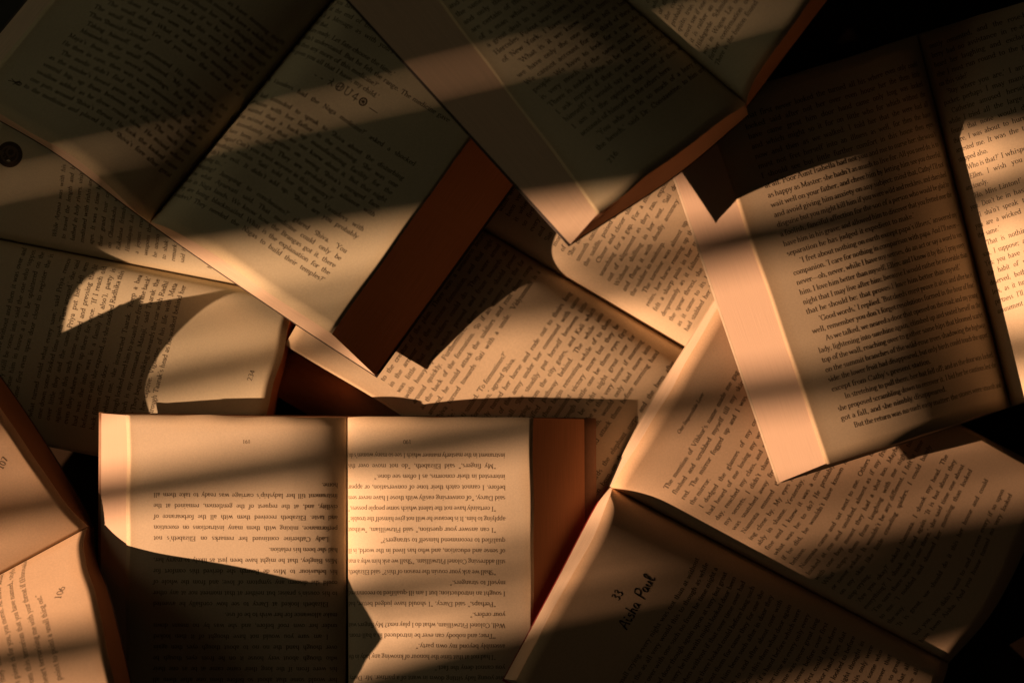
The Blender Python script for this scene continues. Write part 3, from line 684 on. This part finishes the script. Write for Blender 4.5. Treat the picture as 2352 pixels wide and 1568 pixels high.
# --- right: big novel, wide trimmed edge in the light
w_root, (w_l, w_r) = build_book('open_book',
    'thick open novel on the right with a broad sunlit fore edge and black gutter',
    [dict(side='L', foot=[(2322, 932, 1.40), (2303, 938, 2.20), (2254, 952, 3.40), (2185, 973, 4.40), (2100, 1000, 5.20), (2005, 1031, 5.80), (1900, 1065, 6.15)],
          head=[(2108, 82, 1.40), (2089, 89, 2.20), (2040, 103, 3.40), (1971, 125, 4.40), (1886, 151, 5.20), (1780, 184, 5.80), (1616, 236, 6.15)],
          bfoot=[(2322, 932, 1.20), (2100, 1008, 3.40), (1791, 1107, 5.30)], bhead=[(2108, 82, 1.20), (1800, 180, 3.40), (1497, 248, 5.30)],
          seed=41, edge=M_EDGE3),
     dict(side='R', foot=[(2322, 932, 1.40), (2336, 928, 2.10), (2372, 916, 3.20), (2440, 894, 4.75), (2560, 858, 5.60), (2765, 800, 5.60)],
          head=[(2108, 82, 1.40), (2122, 78, 2.10), (2158, 66, 3.20), (2226, 44, 4.75), (2346, 5, 5.60), (2545, -60, 5.60)],
          bfoot=[(2322, 932, 1.20), (2790, 800, 2.80)], bhead=[(2108, 82, 1.20), (2570, -60, 2.80)], seed=42)], cover='cream', paper=2)
i = Ink(w_l)
i.rows([filler(54) for _ in range(4)] + ["now and then as we walked. I told her that she", "must not fret herself into an illness as well, for then", "I should see but little further comfort in this house",
        "at all. Poor Aunt Isabella had not you and me to nurse her: she wasn't", "as happy as Master: she hadn't as much to live for. All you need do, is to",
        "wait well on your father, and cheer him by letting him see you cheerful;", "and avoid giving him anxiety on any subject: mind that, Cathy! I'll not",
        "disguise but you might kill him if you were wild and reckless, and cherished", "a foolish, fanciful affection for the son of a person who would be glad to",
        "have him in his grave; and allowed him to discover that you fretted over the", "separation he has judged it expedient to make.'~",
        ">'I fret about nothing on earth except papa's illness,' answered my", "companion. 'I care for nothing in comparison with papa. And I'll never_", "never_oh, never, while I have my senses, do an act or say a word to vex",
        "him. I love him better than myself, Ellen; and I know it by this: I pray every", "night that I may live after him; because I would rather be miserable than", "that he should be: that proves I love him better than myself.'~",
        ">'Good words,' I replied. 'But deeds must prove it also; and after he is", "well, remember you don't forget resolutions formed in the hour of fear.'", ">As we talked, we neared a door that opened on the road; and my young",
        "lady, lightening into sunshine again, climbed up and seated herself on the", "top of the wall, reaching over to gather some hips that bloomed scarlet", "on the summit branches of the wild-rose trees shadowing the highway",
        "side: the lower fruit had disappeared, but only birds could touch the upper,", "except from Cathy's present station.~", ">In stretching to pull them, her hat fell off; and as the door was locked,",
        "she proposed scrambling down to recover it. I bid her be cautious lest she", "got a fall, and she nimbly disappeared.~", ">But the return was no such easy matter: the stones were smooth and"],
       (1706, 276), (1940, 988), (2108, 152), (2300, 888), 18.6)
i.build()
i = Ink(w_r)
i.rows(["neatly cemented, and the rose-bushes and black-", "berry had no assistance in re-ascending. I, like a", "heard her laughing and exclaiming: 'Ellen! you'll have", "else I must run round to the porter's lodge. I can't",
        "on this side!'~", ">'Stay where you are,' I answered; 'I have my", "pocket: perhaps I may manage to open it; if not", ">Catherine amused herself with dancing to and fro", "while I tried all the large keys in succession. I had",
        "found that none would do; so, repeating my desire", "there, I was about to hurry home as fast as I could,", "arrested me. It was the trot of a horse; Cathy's", "stopped also.~", ">'Who is that?' I whispered.~",
        ">'Ellen, I wish you could open the door,' whispered", "anxiously.~", ">'Ho, Miss Linton!' cried a deep voice (the rider's),", "you. Don't be in haste to enter, for I have an", ">'I sha'n't speak to you, Mr. Heathcliff,' answered", "you are a wicked man, and you hate both him and me;",
        "the same.'~", ">'That is nothing to the purpose,' said Heathcliff. (He", "son, I suppose; and it is concerning him that I", "Yes; you have cause to blush. Two or three months", "the habit of writing to Linton? making love in",
        "deserved, both of you, flogging for that! You", "less, as it turns out. I've got your letters, and", "pertness I'll send them to your father. I presume", "amusement and dropped it, didn't you? Well, you"],
       (2136, 112), (2292, 720), (2520, -18), (2690, 598), 18.0, indent=1.0)
i.build()

# --- bottom: upside-down classic, pages 190 and 191
p_root, (p_r, p_l) = build_book('open_book',
    'upside down thick open book at the bottom showing pages 190 and 191',
    [dict(side='R', foot=[(797, 960, 4.1), (780, 960, 4.3), (738, 959, 4.62), (655, 958, 4.9), (500, 956, 4.92), (295, 952, 4.55)], run=(-4, 720, 0),
          bfoot=[(797, 957, 2.6), (600, 955, 2.9), (233, 949, 3.7)], seed=51, edge=M_EDGE3),
     dict(side='L', foot=[(797, 960, 4.1), (808, 960, 4.4), (842, 960, 4.8), (920, 960, 5.15), (1080, 960, 5.3), (1221, 961, 5.15)], run=(4, 720, 0),
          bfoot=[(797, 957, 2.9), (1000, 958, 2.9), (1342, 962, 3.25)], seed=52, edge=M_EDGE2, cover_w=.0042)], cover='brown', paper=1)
i = Ink(p_r)
i.rows([filler(56) for _ in range(8)] + [">I am sure you would not have thought of it then", "under her own roof before, and she was by no means", "make allowance for her wish to be of use.~", ">Elizabeth looked at Darcy to see how cordially he assented",
        "to his cousin's praise; but neither at that moment nor at any other", "could she discern any symptom of love; and from the whole of", "his behaviour to Miss de Bourgh she derived this comfort for", "Miss Bingley, that he might have been just as likely to marry her,",
        "had she been his relation.~", ">Lady Catherine continued her remarks on Elizabeth's", "performance, mixing with them many instructions on execution", "and taste. Elizabeth received them with all the forbearance of",
        "civility, and, at the request of the gentlemen, remained at the", "instrument till her ladyship's carriage was ready to take them all", "home.~"],
       (774, 1655), (776, 1109), (352, 1655), (353, 1106), 16.2)
i.run("191", (575, 1010), (557, 1010), 13)
i.build('printed_text', M_INK2)
i = Ink(p_l)
i.rows([filler(56), filler(56), filler(56), "one young lady sitting down in want of a partner. Mr. Darcy,", "you cannot deny the fact.\"~", ">\"I had not at that time the honour of knowing any lady in the",
        "assembly beyond my own party.\"~", ">\"True; and nobody can ever be introduced in a ball-room.", "Well, Colonel Fitzwilliam, what do I play next? My fingers wait", "your orders.\"~",
        ">\"Perhaps,\" said Darcy, \"I should have judged better, had", "I sought an introduction; but I am ill-qualified to recommend", "myself to strangers.\"~", ">\"Shall we ask your cousin the reason of this?\" said Elizabeth,",
        "still addressing Colonel Fitzwilliam. \"Shall we ask him why a man", "of sense and education, and who has lived in the world, is ill", "qualified to recommend himself to strangers?\"~", ">\"I can answer your question,\" said Fitzwilliam, \"without",
        "applying to him. It is because he will not give himself the trouble.\"", ">\"I certainly have not the talent which some people possess,\"", "said Darcy, \"of conversing easily with those I have never seen",
        "before. I cannot catch their tone of conversation, or appear", "interested in their concerns, as I often see done.\"~", ">\"My fingers,\" said Elizabeth, \"do not move over this", "instrument in the masterly manner which I see so many women's do."],
       (1160, 1624), (1160, 1041), (801, 1624), (800, 1041), 16.2)
i.run("190", (945, 1010), (926, 1010), 13)
i.build('printed_text', M_INK2)

# --- bottom left: propped book, pages 106 and 107
h_run = (-620, 335, 2.4)
h_root, (h_lo, h_up) = build_book('open_book',
    'open book propped up steeply in the lower left corner, showing pages 106 and 107',
    [dict(side='L', foot=[(199, 1212, 4.2), (193, 1242, 4.8), (198, 1290, 5.9), (211, 1338, 7.2), (228, 1410, 8.7), (248, 1500, 9.8), (265, 1578, 10.2)],
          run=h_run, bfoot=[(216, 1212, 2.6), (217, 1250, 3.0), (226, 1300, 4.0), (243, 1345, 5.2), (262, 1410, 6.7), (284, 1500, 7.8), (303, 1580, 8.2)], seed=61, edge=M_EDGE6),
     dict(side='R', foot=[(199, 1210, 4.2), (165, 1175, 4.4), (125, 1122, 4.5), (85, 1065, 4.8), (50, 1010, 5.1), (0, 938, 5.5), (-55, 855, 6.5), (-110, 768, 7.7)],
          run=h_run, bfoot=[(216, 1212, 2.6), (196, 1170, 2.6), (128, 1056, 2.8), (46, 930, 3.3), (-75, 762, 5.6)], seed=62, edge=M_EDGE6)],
    cover='dark', paper=3)
# two unseen leaves added at its fore edge, shaped to cast a toothed shadow
def shadow_leaf(top, base, root, org):
    V = []
    for dz in (0, -.02):
        for p in top: V.append(W3(p[0], p[1], p[2] + dz) - org)
        for p in base: V.append(W3(p[0], p[1], p[2] + dz) - org)
    n = len(top); F = []
    for k in range(n - 1):
        F.append([k, k + 1, n + k + 1, n + k]); F.append([2 * n + k, 3 * n + k, 3 * n + k + 1, 2 * n + k + 1])
        F.append([k, 2 * n + k, 2 * n + k + 1, k + 1])
    mesh_obj('shadow_leaf', V, F, [M_PAPER[0]], root)
def fore(x): return (x, 768 + (-110 - x) * .54, 7.6)
for tp in ([(-112, 766, 7.72), (-300, 807, 7.9), (-330, 786, 8.1), (-500, 869, 8.2)], [(-500, 869, 8.2), (-518, 800, 8.4), (-528, 740, 8.6), (-560, 670, 8.7), (-720, 640, 8.7)]):
    shadow_leaf(tp, [fore(p[0]) for p in tp], h_root, h_up.org)
i = Ink(h_lo)
i.rows([filler(40), filler(40), filler(40), R_("you stuffed up chest and", 40), "this piece is for you, you moron. At least salam", "from this terrorism that you have named, stylus", "heart terrorising me with your threat if (Hussain)",
        "point to point a small thing out.\"~"],
       (-75, 1625), (142, 1560), (-100, 1370), (92, 1262), 19.0)
i.run("106", (138, 1376), (151, 1346), 14.5)
i.build('printed_text', M_INK2)
i = Ink(h_up); i.run("107", (5, 1079), (19, 1053), 14.5); i.build('printed_text', M_INK2)

# --- top left: thick adventure novel lying over the left book
arh = [(892, -156, 4.0), (899, -152, 4.9), (938, -135, 5.8), (1020, -88, 6.1), (1110, -28, 6.5), (1263, 67, 6.75)]
a_root, (a_l, a_r) = build_book('open_book',
    'thick open novel at the upper left with small ornaments dividing its right page',
    [dict(side='L', foot=[(346, 508, 4.0), (338, 501, 4.6), (310, 480, 5.4), (246, 421, 6.15), (158, 351, 6.45), (70, 300, 6.35), (-62, 226, 5.9)],
          run=(546, -664, 0), bfoot=[(346, 514, 3.2), (288, 471, 3.3), (134, 356, 3.4), (0, 277, 3.4), (-115, 218, 3.4)], seed=71),
     dict(side='R', foot=[(346, 508, 4.0), (353, 512, 4.9), (397, 528, 5.8), (486, 580, 6.2), (590, 655, 6.35), (758, 764, 6.25)], head=arh,
          bfoot=[(346, 514, 3.2), (415, 563, 3.4), (562, 664, 3.6), (700, 757, 3.7), (862, 862, 3.8)],
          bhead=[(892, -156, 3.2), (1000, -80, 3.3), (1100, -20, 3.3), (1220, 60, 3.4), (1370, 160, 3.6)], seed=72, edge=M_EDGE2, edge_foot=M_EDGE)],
    cover='dark', paper=4)
i = Ink(a_l)
i.rows([filler(52) for _ in range(5)] + ["it was done. I have seen what", ">'The small thing. What it makes the morning of", "The small Shaneri. Yes of you saw the door", "'Thus Shanish! Gotcha!'~",
        ">Taking himself, the promoted His name", ">Meanwhile, the small remained. 'My child", "Maya's from their several meetings. But the", "He then in case, then was some movement. 'But in",
        ">The medic didn't find the wait to establish", "as the minder's breast paste and applied it on his", "ventral hip, up from between the ribs. The", "swallow added, as he drew round slow. He mixed",
        "one puts around Shiva's throat. He took the", "to the medicine and placed it on Shiva's fore"],
       (318, -98), (53, 200), (650, 104), (390, 408), 17.0, indent=.8)
i.run("\x07", (16, 190), (50, 202), 20)
i.build()
i = Ink(a_r)
i.rows([filler(50), filler(50), "Father, you have been brought before the", "say it at the end of this long and weary road", "make it a Message as with yours and mine,", "You did that.~", ">'You are ready. Let fate choose the time.'~",
        "You didn't understand. But he felt the range. The medicine gave", "'It was then any more of this medicine?'~", "'I have given you all that I have, my child.'~", "", "", "",
        ">'The Vasudevs had the Naga medicine?' asked a shocked", "Sati.~", ">'He had intended to speak to Shiva about the disturbing", "conversation with her father in the morning. She was", "and wanted that a back-up manufacturing facility for the",
        "Somras existed and that no one knew about it. But that", "was immediately forgotten on seeing Shiva's enraged face.", ">'I have been misled. They are probably in alliance with", "the Nagas! Can't you trust anyone in this country?'~",
        ">Something within Sati told her that the Vasudevs", "couldn't be evil. It didn't add up. 'Shiva, are you probably", "jumping to...'~", ">'Jumping? Jumping to conclusions?' glared Shiva. 'You",
        "know what Ayurvati said. That medicine could only be", "made in Naga lands. We know how the Brangas got it.", "They are being blackmailed. What is the explanation for the", "Vasudevs? They needed the Nagas to build their temples?'"],
       (786, -30), (398, 449), (1122, 164), (741, 648), 17.4, indent=.5)
i.run("\x01 \x02\x03\x04\x05\x06 \x01", (718, 176), (866, 266), 26)
i.build()

# --- top centre: the thickest paperback, on top of the heap
g_root, (g_l, g_r) = build_book('open_book',
    'thick open paperback on top of the heap at upper centre, showing page 216',
    [dict(side='L', foot=[(1712, 237, 7.30), (1701, 245, 7.90), (1665, 271, 8.65), (1590, 326, 9.40), (1480, 408, 9.75), (1375, 490, 9.30)],
          head=[(1178, -215, 7.30), (1171, -211, 7.90), (1146, -196, 8.60), (1103, -166, 9.40), (1030, -118, 9.60), (957, -71, 9.20)],
          bfoot=[(1718, 264, 6.90), (1553, 402, 8.00), (1310, 561, 8.70)], bhead=[(1178, -215, 6.90), (960, -100, 7.80), (772, -31, 8.50)], seed=81, edge=M_EDGE4, edge_foot=M_EDGE5),
     dict(side='R', foot=[(1712, 237, 7.30), (1719, 212, 7.85), (1738, 176, 8.55), (1782, 112, 9.70), (1862, 0, 10.25), (1990, -175, 9.90)], run=(-534, -452, 0),
          bfoot=[(1712, 249, 6.90), (1768, 175, 7.20), (1900, 0, 7.30), (2035, -180, 7.50)], seed=82, edge=M_EDGE2)],
    cover='dark', paper=4)
i = Ink(g_l)
i.rows([filler(46) for _ in range(5)] + ["the second one was there before the hour", "and he saw it was of no use to them all", "the same time as the rest of the party", "and only then did he go to the other", "are certain of this matter and", "of a man which is the way",
        "a great deal in a small room", "Hercules Poirot was there. It", "of New York. I have no wish to be", ">'What is it we know about them?'", "we have only the one man to tell us", "We cannot account for the third of these",
        "people. We have to look for a man who", "is very much of the same mind, and so", "There is nobody else to be found here.", "I ask myself if that can be so, and I find", "himself?' I would say it was not he who",
        "I am of the opinion that none of them", "account of himself to the others here.~", ">'You who are in so much of a hurry", "the bench,' said Dr. Constantine, to him"],
       (931, -90), (1375, 346), (1220, -238), (1640, 145), 18.0, indent=1.4)
i.run("216", (1402, 376), (1421, 352), 17)
i.build()
i = Ink(g_r)
i.rows([filler(44) for _ in range(8)] + ["of them, and all was seen", "the conductor. Has he been", "probably a woman who saw it", "quite, true. It is possible", "must see if one of them can", "it is rather an odd thing", "Hildegarde Schmidt, the maid who",
        "was in Wagon Lit uniform. We find", "further confirmation of the story.", "There is the button found on the"],
       (1402, -70), (1650, 153), (1513, -282), (1830, -125), 17.0)
i.build()

# --- dark closed book under the upper-left corner
def slab(name, q, h0, h1, mat, parent, org):
    V = [W3(x, y, h) - org for h in (h0, h1) for x, y in q]
    F = [[0, 1, 2, 3], [7, 6, 5, 4]] + [[i, i + 4, (i + 1) % 4 + 4, (i + 1) % 4] for i in range(4)]
    return mesh_obj(name, V, F, [mat], parent)
org = W3(-60, -60, 0); org[2] = 0
b_root = empty('closed_book', org)
tag(b_root, label='dark closed book peeking out of the top left corner under the adventure novel', category='book')
q = [(-420, -60), (-200, -380), (200, -120), (-20, 190)]
slab('cover', q, 3.12, 3.18, plain_mat('grey_card', (.06, .06, .055)), b_root, org)
slab('page_block', [(x * .985 - 1, y * .985 - 1) for x, y in q], 2.72, 3.12, M_EDGE2, b_root, org)
slab('back_cover', q, 2.66, 2.72, M_COV['dark'], b_root, org)
